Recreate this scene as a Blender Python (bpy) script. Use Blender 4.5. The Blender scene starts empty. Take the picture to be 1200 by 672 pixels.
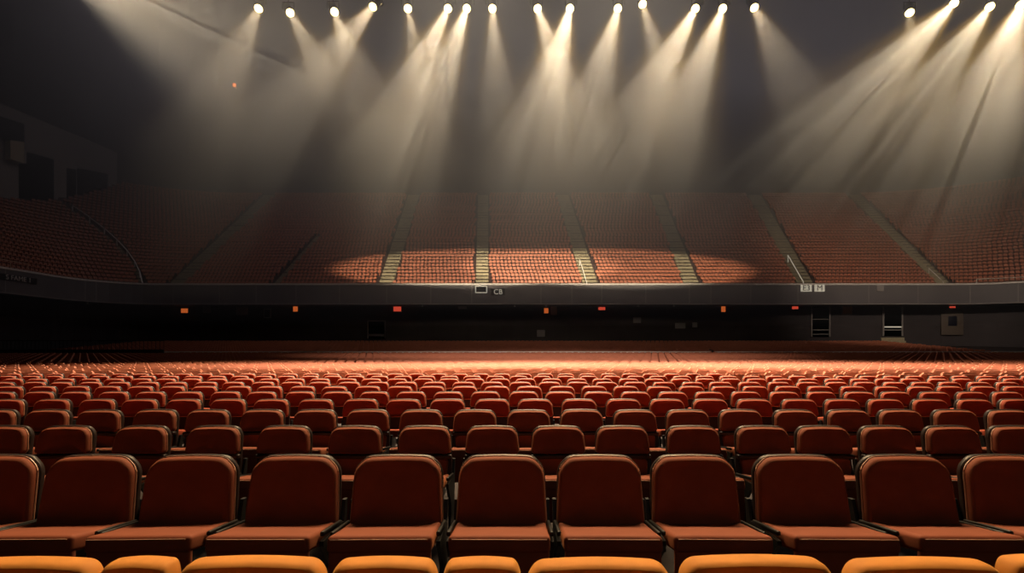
import bpy, bmesh, math, random
from mathutils import Vector, Matrix
random.seed(7)
S = bpy.context.scene
C = S.collection
F, HX, HY, EYE = 590.0, 600.0, 410.0, 1.5        # focal length in pixels, eye-level line, eye height
R = math.radians


def PX(px, d): return (px - HX) / F * d
def PZ(py, d): return EYE + (HY - py) / F * d


# ------------------------------------------------------------------ materials
def mat(name, col, rough=0.7, metal=0.0, var=0.0, scale=20.0, sheen=0.0, sheen_col=None, spec=0.5, bump=0.0, emit=None, estr=0.0):
    m = bpy.data.materials.new(name)
    m.use_nodes = True
    nt = m.node_tree
    b = nt.nodes['Principled BSDF']
    b.inputs['Base Color'].default_value = (*col, 1)
    b.inputs['Roughness'].default_value = rough
    b.inputs['Metallic'].default_value = metal
    b.inputs['Specular IOR Level'].default_value = spec
    if sheen:
        b.inputs['Sheen Weight'].default_value = sheen
        b.inputs['Sheen Roughness'].default_value = 0.35
        b.inputs['Sheen Tint'].default_value = (*(sheen_col or col), 1)
    if emit:
        b.inputs['Emission Color'].default_value = (*emit, 1)
        b.inputs['Emission Strength'].default_value = estr
    if var or bump:
        tc = nt.nodes.new('ShaderNodeTexCoord')
        nz = nt.nodes.new('ShaderNodeTexNoise')
        nz.inputs['Scale'].default_value = scale
        nz.inputs['Detail'].default_value = 3
        nt.links.new(tc.outputs['Object'], nz.inputs['Vector'])
        if var:
            mx = nt.nodes.new('ShaderNodeMix')
            mx.data_type = 'RGBA'
            mx.inputs[6].default_value = (*[c * (1 - var) for c in col], 1)
            mx.inputs[7].default_value = (*[min(1, c * (1 + var)) for c in col], 1)
            nt.links.new(nz.outputs['Fac'], mx.inputs[0])
            nt.links.new(mx.outputs[2], b.inputs['Base Color'])
        if bump:
            bp = nt.nodes.new('ShaderNodeBump')
            bp.inputs['Strength'].default_value = bump
            bp.inputs['Distance'].default_value = 0.01
            nt.links.new(nz.outputs['Fac'], bp.inputs['Height'])
            nt.links.new(bp.outputs['Normal'], b.inputs['Normal'])
    return m


M = dict(
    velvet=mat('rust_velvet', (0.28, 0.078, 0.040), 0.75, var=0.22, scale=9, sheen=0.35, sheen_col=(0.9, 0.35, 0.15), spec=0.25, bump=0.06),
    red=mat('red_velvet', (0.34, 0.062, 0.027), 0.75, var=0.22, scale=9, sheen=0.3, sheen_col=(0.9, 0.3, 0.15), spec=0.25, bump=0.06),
    amber=mat('amber_lit_velvet', (0.55, 0.21, 0.035), 0.75, var=0.2, scale=9, sheen=0.3, sheen_col=(0.9, 0.6, 0.2), spec=0.25, bump=0.06),  # warm light on the bottom row is partly put into this cloth colour
    piping=mat('pale_piping', (0.62, 0.34, 0.22), 0.4, spec=0.6),
    shell=mat('dark_shell', (0.022, 0.012, 0.010), 0.45, spec=0.5),
    metal=mat('dark_metal', (0.022, 0.021, 0.020), 0.45, metal=0.4, var=0.3, scale=14),
    floor=mat('dark_floor', (0.018, 0.010, 0.009), 0.8, var=0.4, scale=2),
    concrete=mat('dark_concrete', (0.040, 0.018, 0.015), 0.9, var=0.3, scale=1.5),
    stair=mat('pale_stair_concrete', (0.36, 0.31, 0.20), 0.9, var=0.3, scale=2.5),
    far_seat=mat('far_seat_cloth', (0.38, 0.125, 0.068), 0.7, var=0.35, scale=0.9, spec=0.3),
    tier_seat=mat('tier_seat_plastic', (0.50, 0.165, 0.085), 0.55, var=0.3, scale=1.2, spec=0.4),
    fascia=mat('fascia_paint', (0.155, 0.142, 0.150), 0.6, var=0.3, scale=0.5),
    seam=mat('fascia_seam', (0.32, 0.29, 0.28), 0.5),
    rail=mat('pale_rail', (0.80, 0.74, 0.68), 0.45),
    wall=mat('dark_wall', (0.050, 0.042, 0.046), 0.9, var=0.3, scale=0.4),
    upper=mat('upper_wall', (0.030, 0.027, 0.026), 0.95, var=0.25, scale=0.15),
    ceil=mat('black_ceiling', (0.008, 0.007, 0.007), 0.95),
    booth=mat('booth_panel', (0.42, 0.38, 0.35), 0.8, var=0.12, scale=0.4),
    glass_dark=mat('dark_window', (0.004, 0.005, 0.006), 0.12, spec=0.5),
    frame=mat('grey_frame', (0.20, 0.19, 0.18), 0.5),
    panel=mat('grey_panel', (0.34, 0.31, 0.30), 0.6, var=0.2, scale=2),
    white=mat('white_faint_glow', (0.78, 0.74, 0.62), 0.6, emit=(1, .93, .75), estr=0.3),  # faint glow added so unlit signs, rails and the door bar look pale
    black=mat('black_paint', (0.006, 0.006, 0.007), 0.7),
    can=mat('lamp_can', (0.02, 0.02, 0.02), 0.5, metal=0.5),
    
    exit_red=mat('lit_red_sign', (0.5, 0.03, 0.02), 0.5, emit=(1.0, 0.10, 0.05), estr=0.55),
    exit_orange=mat('lit_orange_sign', (0.5, 0.10, 0.02), 0.5, emit=(1.0, 0.20, 0.04), estr=0.45),
    brass=mat('wood_sign', (0.40, 0.18, 0.05), 0.6),
)


lm = bpy.data.materials.new('lamp_lens')             # clear glowing lens
lm.use_nodes = True
_nt = lm.node_tree
_nt.nodes.remove(_nt.nodes['Principled BSDF'])
_tr, _em, _ad = (_nt.nodes.new('ShaderNode' + q) for q in ('BsdfTransparent', 'Emission', 'AddShader'))
_em.inputs[0].default_value = (1.0, 0.74, 0.30, 1)
_em.inputs[1].default_value = 9.0
_nt.links.new(_tr.outputs[0], _ad.inputs[0])
_nt.links.new(_em.outputs[0], _ad.inputs[1])
_nt.links.new(_ad.outputs[0], _nt.nodes['Material Output'].inputs['Surface'])
M['lens'] = lm


# ------------------------------------------------------------------ object helpers
def new_obj(name, me, m=None, parent=None, smooth=True):
    if m is not None and not me.materials:
        me.materials.append(m)
    if smooth:
        me.polygons.foreach_set('use_smooth', [True] * len(me.polygons))
        try:
            me.set_sharp_from_angle(angle=R(38))
        except Exception:
            pass
    o = bpy.data.objects.new(name, me)
    C.objects.link(o)
    if parent is not None:
        o.parent = parent
    return o


def mesh_from(name, v, f):
    me = bpy.data.meshes.new(name)
    me.from_pydata(v, [], f)
    bm = bmesh.new()
    bm.from_mesh(me)
    bmesh.ops.recalc_face_normals(bm, faces=bm.faces)
    bm.to_mesh(me)
    bm.free()
    me.update()
    return me


def from_bm(name, bm):
    me = bpy.data.meshes.new(name)
    bmesh.ops.recalc_face_normals(bm, faces=bm.faces)
    bm.to_mesh(me)
    bm.free()
    return me


def tag(o, label, cat, group=None, kind=None):
    o['label'] = label
    o['category'] = cat
    if group: o['group'] = group
    if kind: o['kind'] = kind
    return o


def empty(name, loc, rz=0.0):
    o = bpy.data.objects.new(name, None)
    o.empty_display_size = 0.1
    C.objects.link(o)
    o.location = loc
    o.rotation_euler = (0, 0, rz)
    return o


def bm_box(bm, c, s, rot=None, bevel=0.0, seg=2):
    r = bmesh.ops.create_cube(bm, size=1.0)
    vs = r['verts']
    mt = Matrix.Translation(c) @ (rot.to_4x4() if rot is not None else Matrix.Identity(4)) @ Matrix.Diagonal((*s, 1))
    bmesh.ops.transform(bm, matrix=mt, verts=vs)
    if bevel:
        es = list({e for v in vs for e in v.link_edges})
        bmesh.ops.bevel(bm, geom=es, offset=bevel, segments=seg, affect='EDGES', profile=0.5)


def box_mesh(name, c, s, rot=None, bevel=0.0, seg=2):
    bm = bmesh.new()
    bm_box(bm, c, s, rot, bevel, seg)
    return from_bm(name, bm)


def add_tube(V, Fc, pts, r, n=8, closed=False):
    """tube along pts appended to vertex / face lists"""
    base = len(V)
    k = len(pts)
    for i, p in enumerate(pts):
        a = pts[(i - 1) % k] if closed or i > 0 else p
        b = pts[(i + 1) % k] if closed or i < k - 1 else p
        t = (Vector(b) - Vector(a)).normalized()
        up = Vector((0, 0, 1)) if abs(t.z) < 0.9 else Vector((0, 1, 0))
        u = t.cross(up).normalized()
        w = u.cross(t).normalized()
        for j in range(n):
            g = 2 * math.pi * j / n
            V.append(tuple(Vector(p) + u * (r * math.cos(g)) + w * (r * math.sin(g))))
    for i in range(k if closed else k - 1):
        for j in range(n):
            a = base + i * n + j
            b = base + i * n + (j + 1) % n
            c = base + ((i + 1) % k) * n + (j + 1) % n
            d = base + ((i + 1) % k) * n + j
            Fc.append((a, b, c, d))
    if not closed:
        Fc.append(tuple(base + j for j in range(n))[::-1])
        Fc.append(tuple(base + (k - 1) * n + j for j in range(n)))


def tube_mesh(name, pts, r, n=8, closed=False):
    V, Fc = [], []
    add_tube(V, Fc, pts, r, n, closed)
    return mesh_from(name, V, Fc)


# ------------------------------------------------------------------ seats
def outline(w0, w1, z0, z1, r1, r0, seg=7):
    """rounded outline in (x, z): width w0 at the bottom, w1 at the top, corner radii r0 / r1"""
    pts = []
    for cx, cz, r, a0 in ((w1 / 2 - r1, z1 - r1, r1, 0), (-w1 / 2 + r1, z1 - r1, r1, 90), (-w0 / 2 + r0, z0 + r0, r0, 180), (w0 / 2 - r0, z0 + r0, r0, 270)):
        for i in range(seg + 1):
            a = R(a0 + 90 * i / seg)
            pts.append((cx + r * math.cos(a), cz + r * math.sin(a)))
    # slight crown along the top edge, and extra points along straight sides
    out = []
    for i, p in enumerate(pts):
        q = pts[(i + 1) % len(pts)]
        out.append(p)
        L = math.hypot(q[0] - p[0], q[1] - p[1])
        k = int(L / 0.07)
        for j in range(1, k):
            out.append((p[0] + (q[0] - p[0]) * j / k, p[1] + (q[1] - p[1]) * j / k))
    return [(x, z + (0.012 * (1 - (2 * x / w1) ** 2) if z > z1 - 0.02 else 0)) for x, z in out]


def pad(name, ol, rings, zc, lean, y0=0.0):
    """upholstered pad: the outline swept through rings of (inset fraction, y)"""
    V, Fc = [], []
    n = len(ol)
    cx = 0.0
    for ins, y in rings:
        for x, z in ol:
            X, Z = cx + (x - cx) * (1 - ins), zc + (z - zc) * (1 - ins)
            V.append((X, y0 + y + (Z - 0.85) * lean, Z))
    for i in range(len(rings) - 1):
        for j in range(n):
            Fc.append((i * n + j, i * n + (j + 1) % n, (i + 1) * n + (j + 1) % n, (i + 1) * n + j))
    Fc.append(tuple(range(n)))
    Fc.append(tuple((len(rings) - 1) * n + j for j in range(n)))
    return mesh_from(name, V, Fc)


CUSH = [(0.0, 0.022), (0.0, 0.0), (0.012, -0.016), (0.035, -0.028), (0.075, -0.033), (0.13, -0.029), (0.22, -0.019), (0.38, -0.010), (0.62, -0.005), (0.9, -0.003)]
LEAN = 0.17


def seat_cushion_mesh(w):
    """tilted seat pad: rear z .475, front z .56, rounded edges, rear corners lifted"""
    bm = bmesh.new()
    bm_box(bm, (0, 0, 0), (w, 0.40, 0.085), None, 0.022, 4)
    bmesh.ops.subdivide_edges(bm, edges=[e for e in bm.edges if abs(e.verts[0].co.x - e.verts[1].co.x) > 0.3], cuts=9, use_grid_fill=True)
    bmesh.ops.subdivide_edges(bm, edges=[e for e in bm.edges if abs(e.verts[0].co.y - e.verts[1].co.y) > 0.25], cuts=7, use_grid_fill=True)
    for v in bm.verts:
        x, y, z = v.co
        if z > 0:
            e = abs(2 * x / w)
            v.co.z += 0.014 * max(0, e - 0.72) / 0.28 * max(0, min(1, (y + 0.05) / 0.2)) + 0.008 * (1 - e * e) * (1 - (y / 0.2) ** 2)
    rot = Matrix.Rotation(R(-10.5), 4, 'X')
    bmesh.ops.transform(bm, matrix=Matrix.Translation((0, -0.275, 0.482)) @ rot, verts=bm.verts)
    return from_bm('seat', bm)


def side_mesh(x):
    """cast side standard with foot, in profile"""
    prof = [(0.06, 0.0), (-0.40, 0.0), (-0.40, 0.025), (-0.24, 0.05), (-0.20, 0.30), (-0.34, 0.46), (-0.34, 0.485), (-0.02, 0.485), (0.02, 0.60), (0.055, 0.60), (0.02, 0.40), (0.0, 0.06), (0.06, 0.03)]
    t = 0.011
    V = [(x - t, y, z) for y, z in prof] + [(x + t, y, z) for y, z in prof]
    n = len(prof)
    Fc = [tuple(range(n)), tuple(range(n, 2 * n))] + [(i, (i + 1) % n, n + (i + 1) % n, n + i) for i in range(n)]
    return mesh_from('side_frame', V, Fc)


def arm_mesh(x):
    bm = bmesh.new()
    bm_box(bm, (x, -0.19, 0.505), (0.022, 0.30, 0.026), Matrix.Rotation(R(-7), 3, 'X'), 0.008, 3)
    return from_bm('armrest', bm)


def make_seat(name, style, pw, M1, lod=0, front=False):
    """style 'full': tall single pad. 'split': short upper pad above a dark rail with a narrower lower pad"""
    root = empty(name, (0, 0, 0))
    w = pw
    if style == 'full':
        ol = outline(w * 1.0, w * 0.955, 0.47, 0.85, 0.105, 0.03)
        cush = CUSH
        if front:                                      # thicker pad that rolls over the top
            ol = outline(w * 1.0, w * 0.985, 0.47, 0.85, 0.065, 0.03)
            cush = [(0.04, 0.05), (0.012, 0.046), (0.0, 0.034)] + CUSH[1:]
        b = new_obj('backrest', pad('backrest', ol, cush, 0.66, LEAN), M1, root)
        sh = outline(w * 1.02, w * 0.985, 0.44, 0.857, 0.108, 0.03) if not front else outline(w * 0.96, w * 0.93, 0.44, 0.825, 0.07, 0.03)
        new_obj('back_shell', pad('back_shell', sh, [(0.02, 0.018), (0, 0.024), (0.0, 0.045), (0.04, 0.062), (0.3, 0.075), (0.8, 0.078)], 0.66, LEAN, 0.01 if front else 0), M['shell'], root)
    else:
        ol = outline(w * 0.995, w * 0.95, 0.655, 0.85, 0.075, 0.03)
        b = new_obj('backrest', pad('backrest', ol, CUSH, 0.755, LEAN), M1, root)
        sh = outline(w * 1.03, w * 0.995, 0.45, 0.862, 0.085, 0.03)
        new_obj('back_shell', pad('back_shell', sh, [(0.02, 0.018), (0, 0.024), (0.0, 0.045), (0.04, 0.062), (0.3, 0.075), (0.8, 0.078)], 0.66, LEAN), M['shell'], root)
        if lod < 2:
            bm = bmesh.new()
            bm_box(bm, (0, -0.045, 0.632), (w * 1.03, 0.05, 0.034), None, 0.010, 3)
            new_obj('back_rail', from_bm('back_rail', bm), M['shell'], root)
            lo = outline(w * 0.86, w * 0.90, 0.46, 0.612, 0.03, 0.03)
            new_obj('lower_pad', pad('lower_pad', lo, [(0.0, 0.022), (0, 0), (0.03, -0.014), (0.08, -0.02), (0.3, -0.015), (0.8, -0.012)], 0.535, LEAN), M1, root)
    if lod < 3 and not front:
        zc = 0.66 if style == 'full' else 0.755
        pip = [(x * 1.006, 0.008 + (z - 0.85) * LEAN, zc + (z - zc) * 1.008) for x, z in ol]
        new_obj('piping', tube_mesh('piping', pip, 0.0042 if lod < 2 else 0.006, 6, True), M['piping'], b)
    s = new_obj('seat', seat_cushion_mesh(w * 0.985), M1, root)
    if lod < 2:
        bm = bmesh.new()
        bm_box(bm, (0, -0.452, 0.372), (w * 0.965, 0.035, 0.27), Matrix.Rotation(R(-3), 3, 'X'), 0.014, 3)
        new_obj('seat_front', from_bm('seat_front', bm), M1, root)
        q = w * 0.985 / 2 - 0.02
        new_obj('piping', tube_mesh('piping', [(-q, -0.476, 0.545), (-q * 0.5, -0.479, 0.546), (q * 0.5, -0.479, 0.546), (q, -0.476, 0.545)], 0.0035, 6), M['piping'], s)
    xs = w / 2 + ((0.012 if style == 'full' else 0.016) if not front else -0.03)
    for sx in (-1, 1):
        new_obj('side_frame', side_mesh(sx * xs), M['metal'], root, smooth=False)
        if lod < 2 and not front:
            new_obj('armrest', arm_mesh(sx * xs), M['metal'], root)
    return root


def copy_tree(o, parent=None):
    c = o.copy()
    C.objects.link(c)
    if parent is not None:
        c.parent = parent
    for ch in o.children:
        copy_tree(ch, c)
    return c


ONES = 'first second third fourth fifth sixth seventh eighth ninth tenth eleventh twelfth thirteenth fourteenth fifteenth sixteenth seventeenth eighteenth nineteenth'.split()
TENS = {20: 'twent', 30: 'thirt', 40: 'fort', 50: 'fift', 60: 'sixt'}


def ordinal(n):
    if n < 20: return ONES[n - 1]
    t, u = n // 10 * 10, n % 10
    return TENS[t] + ('ieth' if u == 0 else 'y-' + ONES[u - 1])


proto = {
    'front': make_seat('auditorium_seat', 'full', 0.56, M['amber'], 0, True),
    'full': make_seat('auditorium_seat', 'full', 0.535, M['velvet']),
    'split': make_seat('auditorium_seat', 'split', 0.485, M['velvet']),
    'mid': make_seat('auditorium_seat', 'split', 0.485, M['red'], 2),
}
used = set()


def place(kind, x, y, z, label, group, rz=0.0, sx=1.0, tilt=0.0):
    o = proto[kind]
    if kind in used:
        o = copy_tree(o)
    used.add(kind)
    o.location = (x, y, z)
    o.rotation_euler = (tilt, 0, rz)
    o.scale = (sx, 1, 1)
    tag(o, label, 'seat', group)
    return o


STEP = -0.142
extra = []                                           # seats that go into the one far mass: (x, y, z, width)

# bottom row: tops only, seats of unequal width
row0 = [(-55, 118, 'amber seat top at the left corner of the cropped bottom row'),
        (120, 206, 'narrow rust-orange seat top between two wide ones at bottom left'),
        (209, 383, 'wide bright amber seat top, second wide one in the cropped bottom row'),
        (388, 515, 'narrower amber seat top with darker front in bottom row, below centre left'),
        (518, 612, 'narrowest golden seat top, just left of centre in the cropped bottom row'),
        (616, 787, 'wide bright golden seat top just right of centre in the bottom row'),
        (795, 976, 'wide golden-brown seat top, fourth wide one in the cropped bottom row'),
        (988, 1172, 'widest amber seat top towards the right of the cropped bottom row'),
        (1175, 1290, 'dull red seat top cut off at the bottom right corner')]
D0 = 1.87
for a, b, lab in row0:
    wdt = (b - a) / F * D0
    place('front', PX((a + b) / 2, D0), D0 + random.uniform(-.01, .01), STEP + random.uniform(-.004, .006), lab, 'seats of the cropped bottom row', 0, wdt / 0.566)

# first full row
row1 = [-6, 110, 226, 347, 467, 588, 702, 812, 935, 1058, 1180]
look1 = ['dark rust seat cut off by the left edge', 'very dark rust seat', 'dark brown-red seat', 'rust-brown seat', 'plain rust seat', 'broad rust seat in the middle', 'rust seat right of the middle',
         'rust seat with square shoulders', 'reddish-brown seat', 'brown-red seat with sloping right shoulder', 'dull red seat cut off at right']
for i, px in enumerate(row1):
    gap = min(abs(px - q) for q in row1 if q != px) / F * 3.0
    place('full', PX(px, 3.0), 3.0, 0, f'{look1[i]}, {ordinal(i + 1)} from left in nearest full row', 'seats of the nearest full row', R(random.uniform(-.8, .8)) + R((600 - px) * 0.003), min(1.0, gap / 0.592))

row2 = [4, 78, 167, 252, 334, 417, 498, 577, 654, 729, 812, 893, 964, 1038, 1114, 1191]
for i, px in enumerate(row2):
    place('split', PX(px, 4.13), 4.13, 0, f'rust seat with short upper pad, second full row from the stage, {ordinal(i + 1)} from left', 'seats of the second full row', R(random.uniform(-1.5, 1.5)), 0.90)

for px, q in ((-128, 'second last'), (-246, 'last')):
    place('full', PX(px, 3.0), 3.0, 0, f'rust seat beyond the left edge, {q} of the nearest full row', 'seats of the nearest full row', 0, 0.98)
for px, q in ((1300, 'second last'), (1420, 'last')):
    place('full', PX(px, 3.0), 3.0, 0, f'rust seat beyond the right edge, {q} of the nearest full row', 'seats of the nearest full row', 0, 0.98)
for px, q in ((-76, 'second last'), (-156, 'last')):
    place('split', PX(px, 4.13), 4.13, 0, f'rust seat beyond the left edge, {q} of the second full row', 'seats of the second full row', 0, 0.9)
for px, q in ((1271, 'second last'), (1351, 'last')):
    place('split', PX(px, 4.13), 4.13, 0, f'rust seat beyond the right edge, {q} of the second full row', 'seats of the second full row', 0, 0.9)
n_ind = len(row0) + len(row1) + len(row2)
rows = [3.0 + 1.13 * k for k in range(2, 21)]
PITCH = 0.556
for k, d in enumerate(rows):
    half = 1.03 * d + 1.7
    n = int(half / PITCH)
    col = 0
    off = 0.13 if k % 2 else 0.0
    for j in range(-n, n + 1):
        x = j * PITCH + PITCH * 0.3 + off + random.uniform(-.008, .008)
        px = HX + F * x / d
        if -20 < px < 1220 and n_ind < 300:
            col += 1
            n_ind += 1
            broken = 0 < k < 5 and random.random() < 0.2
            place('mid' if k else 'split', x, d + random.uniform(-.02, .02), 0,
                  f'{"red" if k > 1 else "rust-red"} seat in the {ordinal(k + 3)} full row from the stage, {ordinal(col)} from left',
                  f'seats of the {ordinal(k + 3)} full row', R(random.uniform(-5, 5) if broken else random.uniform(-1, 1)), 0.93,
                  R(random.uniform(0, 4)) if broken else R(random.uniform(-0.5, 1)))
        elif k < 4:
            q = 'right' if x > 0 else 'left'
            away = int((abs(x) * F / d - 600) / (PITCH * F / d)) + 1
            place('mid' if k else 'split', x, d, 0, f'rust-red seat past the {q} edge in the {ordinal(k + 3)} full row, {ordinal(away)} from the edge', f'seats of the {ordinal(k + 3)} full row', 0, 0.93)
        else:
            extra.append((x, d, 0.0))

# ------------------------------------------------------------------ the mass of further floor seats
bank = []
y = 26.8
k = 0
while y < 45:
    z = 0.42 * (y - 26.8) / 18.0
    n = int((1.03 * y + 1) / 0.54)
    for j in range(-n, n + 1):
        if not (y > 43.6 and j * 0.54 < PX(200, 44.6)):
            bank.append((j * 0.54 + 0.27 * (k % 2), y, z))
    y += 0.95
    k += 1
y = 46.6
while y < 63.6:
    z = 0.42 + 1.42 * (y - 46.6) / 17.0
    n = int(46 / 0.54)
    for j in range(-n, n + 1):
        bank.append((j * 0.54 + 0.27 * (k % 2), y, z))
    y += 0.95
    k += 1


# low seat: rounded back (8-point outline, front and rear) and a box seat with a front
def low_seat():
    o = [(-.225, .47), (.225, .47), (.235, .60), (.225, .79), (.16, .85), (-.16, .85), (-.225, .79), (-.235, .60)]
    V = [(x, -.035 + (z - .85) * .17, z) for x, z in o] + [(x, .03 + (z - .85) * .17, z) for x, z in o]
    Fc = [tuple(range(8)), tuple(range(15, 7, -1))] + [(i, 8 + i, 8 + (i + 1) % 8, (i + 1) % 8) for i in range(8)]
    b = len(V)
    V += [(-.235, -.06, .50), (.235, -.06, .50), (.235, -.46, .555), (-.235, -.46, .555), (-.225, -.06, .42), (.225, -.06, .42), (.225, -.46, .24), (-.225, -.46, .24)]
    Fc += [(b, b + 3, b + 2, b + 1), (b + 4, b + 5, b + 6, b + 7), (b + 3, b + 7, b + 6, b + 2), (b, b + 4, b + 7, b + 3), (b + 1, b + 2, b + 6, b + 5), (b, b + 1, b + 5, b + 4)]
    b = len(V)
    for x in (-.2, .2):                              # two short legs
        b = len(V)
        V += [(x - .02, -.1, 0), (x + .02, -.1, 0), (x + .02, -.3, 0), (x - .02, -.3, 0), (x - .02, -.1, .43), (x + .02, -.1, .43), (x + .02, -.3, .35), (x - .02, -.3, .35)]
        Fc += [(b, b + 1, b + 5, b + 4), (b + 1, b + 2, b + 6, b + 5), (b + 2, b + 3, b + 7, b + 6), (b + 3, b, b + 4, b + 7)]
    return V, Fc


def mass_mesh(name, seats, sv, sf, rots=None, yaw=2.0):
    V, Fc = [], []
    for i, (x, yy, z) in enumerate(seats):
        a = (rots[i] if rots else 0.0) + R(random.uniform(-yaw, yaw))
        ca, sa = math.cos(a), math.sin(a)
        b = len(V)
        h = random.uniform(-.012, .012)
        V.extend((x + ca * p - sa * q, yy + sa * p + ca * q, z + r + (h if r > .3 else 0)) for p, q, r in sv)
        Fc.extend(tuple(b + t for t in f) for f in sf)
    me = bpy.data.meshes.new(name)
    me.from_pydata(V, [], Fc)
    me.update()
    return me


LV, LF = low_seat()
o = new_obj('auditorium_seat_field', mass_mesh('far_seats', extra + bank, LV, LF), M['far_seat'], smooth=False)
tag(o, 'endless rows of small red seats filling the far floor up to the dark wall', 'seats', kind='stuff')

# ------------------------------------------------------------------ the balcony's plan: a straight front with rounded ends
CL, RL = (-43.0, 55.0), 7.0
CR, RR = (54.0, 50.0), 12.0
YF = 62.0
SEG = [('sideL', 22.0), ('arcL', RL * math.pi / 2), ('front', CR[0] - CL[0]), ('arcR', RR * math.pi / 2), ('sideR', 14.0)]
LEN = sum(s[1] for s in SEG)


def plan(s, off):
    """point and outward direction at arc length s on the front edge, off metres further out"""
    for nm, L in SEG:
        if s <= L or nm == 'sideR':
            break
        s -= L
    if nm == 'sideL':
        return (CL[0] - RL - off, CL[1] - 22 + s), (-1, 0)
    if nm == 'arcL':
        a = s / RL
        dx, dy = -math.cos(a), math.sin(a)
        return (CL[0] + dx * (RL + off), CL[1] + dy * (RL + off)), (dx, dy)
    if nm == 'front':
        return (CL[0] + s, YF + off), (0, 1)
    if nm == 'arcR':
        a = s / RR
        dx, dy = math.sin(a), math.cos(a)
        return (CR[0] + dx * (RR + off), CR[1] + dy * (RR + off)), (dx, dy)
    return (CR[0] + RR + off, CR[1] - s), (1, 0)


def samples(step_arc=1.2, step_line=6.0):
    out, acc = [], 0.0
    for nm, L in SEG:
        st = step_arc if nm.startswith('arc') else step_line
        n = max(1, int(math.ceil(L / st)))
        for i in range(n):
            out.append(acc + L * i / n)
        acc += L
    out.append(acc)
    return out


SS = samples()
NROW, PRW = 34, 0.545
ZB0 = 8.95                                            # floor of the first balcony row
RISE = (25.95 - ZB0) / (NROW - 1)


def swept(name, prof, m, label=None, cat=None, kind='structure', ss=None, closed=False):
    """profile of (off, z) swept along the balcony's plan"""
    ss = ss or SS
    V, Fc = [], []
    n = len(prof)
    for s in ss:
        for off, z in prof:
            (x, y), _ = plan(s, off)
            V.append((x, y, z))
    for i in range(len(ss) - 1):
        for j in range(n if closed else n - 1):
            Fc.append((i * n + j, (i + 1) * n + j, (i + 1) * n + (j + 1) % n, i * n + (j + 1) % n))
    if closed:
        Fc.append(tuple(range(n)))
        Fc.append(tuple((len(ss) - 1) * n + j for j in range(n)))
    o = new_obj(name, mesh_from(name, V, Fc), m, smooth=False)
    if label:
        tag(o, label, cat, kind=kind)
    return o


prof = [(0.12, 7.1), (0.12, ZB0)]
for r in range(NROW):
    z = ZB0 + r * RISE
    prof += [(0.4 + r * PRW, z), (0.4 + (r + 1) * PRW, z)]
    if r < NROW - 1:
        prof.append((0.4 + (r + 1) * PRW, z + RISE - 1e-3))
swept('balcony_tier', prof, M['concrete'], 'dark stepped concrete tier carrying the balcony seats', 'balcony')
ZT = ZB0 + NROW * RISE
OT = 0.4 + NROW * PRW
swept('wall_back', [(OT, ZT - 1.2), (OT, 62.0)], M['upper'], 'dark hazy wall above the last balcony row', 'wall')
swept('soffit', [(0.12, 7.06), (3.0, 7.06)], M['wall'], 'dark underside of the balcony', 'ceiling')
swept('wall_lower', [(3.0, 0.0), (3.0, 7.1)], M['wall'], 'dark concourse wall under the balcony', 'wall')
swept('balcony_front', [(0.0, 7.07), (0.0, 9.5), (0.12, 9.5), (0.12, 7.07)], M['fascia'], 'dark grey panelled balcony front', 'balcony front', closed=True)

# seams of the balcony front, its two edge strips and top rail
swept('trim_1', [(-0.05, 9.45), (-0.05, 9.66), (0.2, 9.66), (0.2, 9.45)], M['rail'], 'pale metal capping along the balcony front', 'trim', closed=True)
swept('trim_2', [(-0.025, 7.07), (-0.025, 7.17), (0.0, 7.17), (0.0, 7.07)], M['seam'], 'thin strip along the lower edge of the balcony front', 'trim', closed=True)
V, Fc = [], []
accF = SEG[0][1] + SEG[1][1]


def s_of_px(px, off=0.0, lo=8.0, hi=None):
    """arc length whose point at this offset is seen at image column px"""
    hi = hi or LEN - 6
    best, bs = 1e9, lo
    t = lo
    while t < hi:
        (x, y), _ = plan(t, off)
        e = abs(HX + F * x / y - px) if y > 5 else 1e9
        if e < best: best, bs = e, t
        t += 0.04
    return bs


for px in (6, 100, 113, 147, 203, 257, 300, 347, 398, 453, 505, 553, 634, 670, 705, 757, 808, 833, 880, 935, 1018, 1076, 1132, 1137, 1193):
    s = s_of_px(px)
    (x, y), (dx, dy) = plan(s, -0.012)
    tx, ty = -dy, dx
    w = 0.045
    b = len(V)
    for q in (-w, w):
        for z in (7.2, 9.5):
            for e in (0.0, 0.03):
                V.append((x + tx * q + dx * e, y + ty * q + dy * e, z))
    Fc += [(b, b + 2, b + 6, b + 4), (b, b + 1, b + 3, b + 2), (b + 4, b + 6, b + 7, b + 5), (b + 1, b + 5, b + 7, b + 3), (b + 2, b + 3, b + 7, b + 6), (b, b + 4, b + 5, b + 1)]
o = new_obj('trim_3', mesh_from('trim_3', V, Fc), M['seam'], smooth=False)
tag(o, 'thin upright seam strips on the balcony front', 'trim', kind='structure')

# ------------------------------------------------------------------ aisles through the balcony
# (image column at the bottom row, column at the top row, width, first row, last row)
AISLES = [(200, 314, 1.9, 0, NROW), (318, 372, 0.7, 0, 17), (450, 484, 1.75, 0, NROW), (565, 566, 1.6, 0, NROW), (694, 660, 1.9, 0, NROW),
          (813, 770, 1.9, 0, NROW), (948, 885, 2.0, 0, NROW), (1112, 1003, 1.7, 0, NROW)]
ais = []
for pb, pt, w, r0, r1 in AISLES:
    sb = s_of_px(pb, 0.5)
    st = s_of_px(pt, OT - 0.5 if r1 == NROW else 0.4 + r1 * PRW)
    ais.append((sb, st, w, r0, r1))
sL = SEG[0][1]
ais.append((sL + R(70) * RL, sL + R(28) * RL, 0.42, 0, 28))


def aisle_s(a, r):
    sb, st, w, r0, r1 = a
    return sb + (st - sb) * (r - r0) / max(1, (r1 - 1 - r0))


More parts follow.
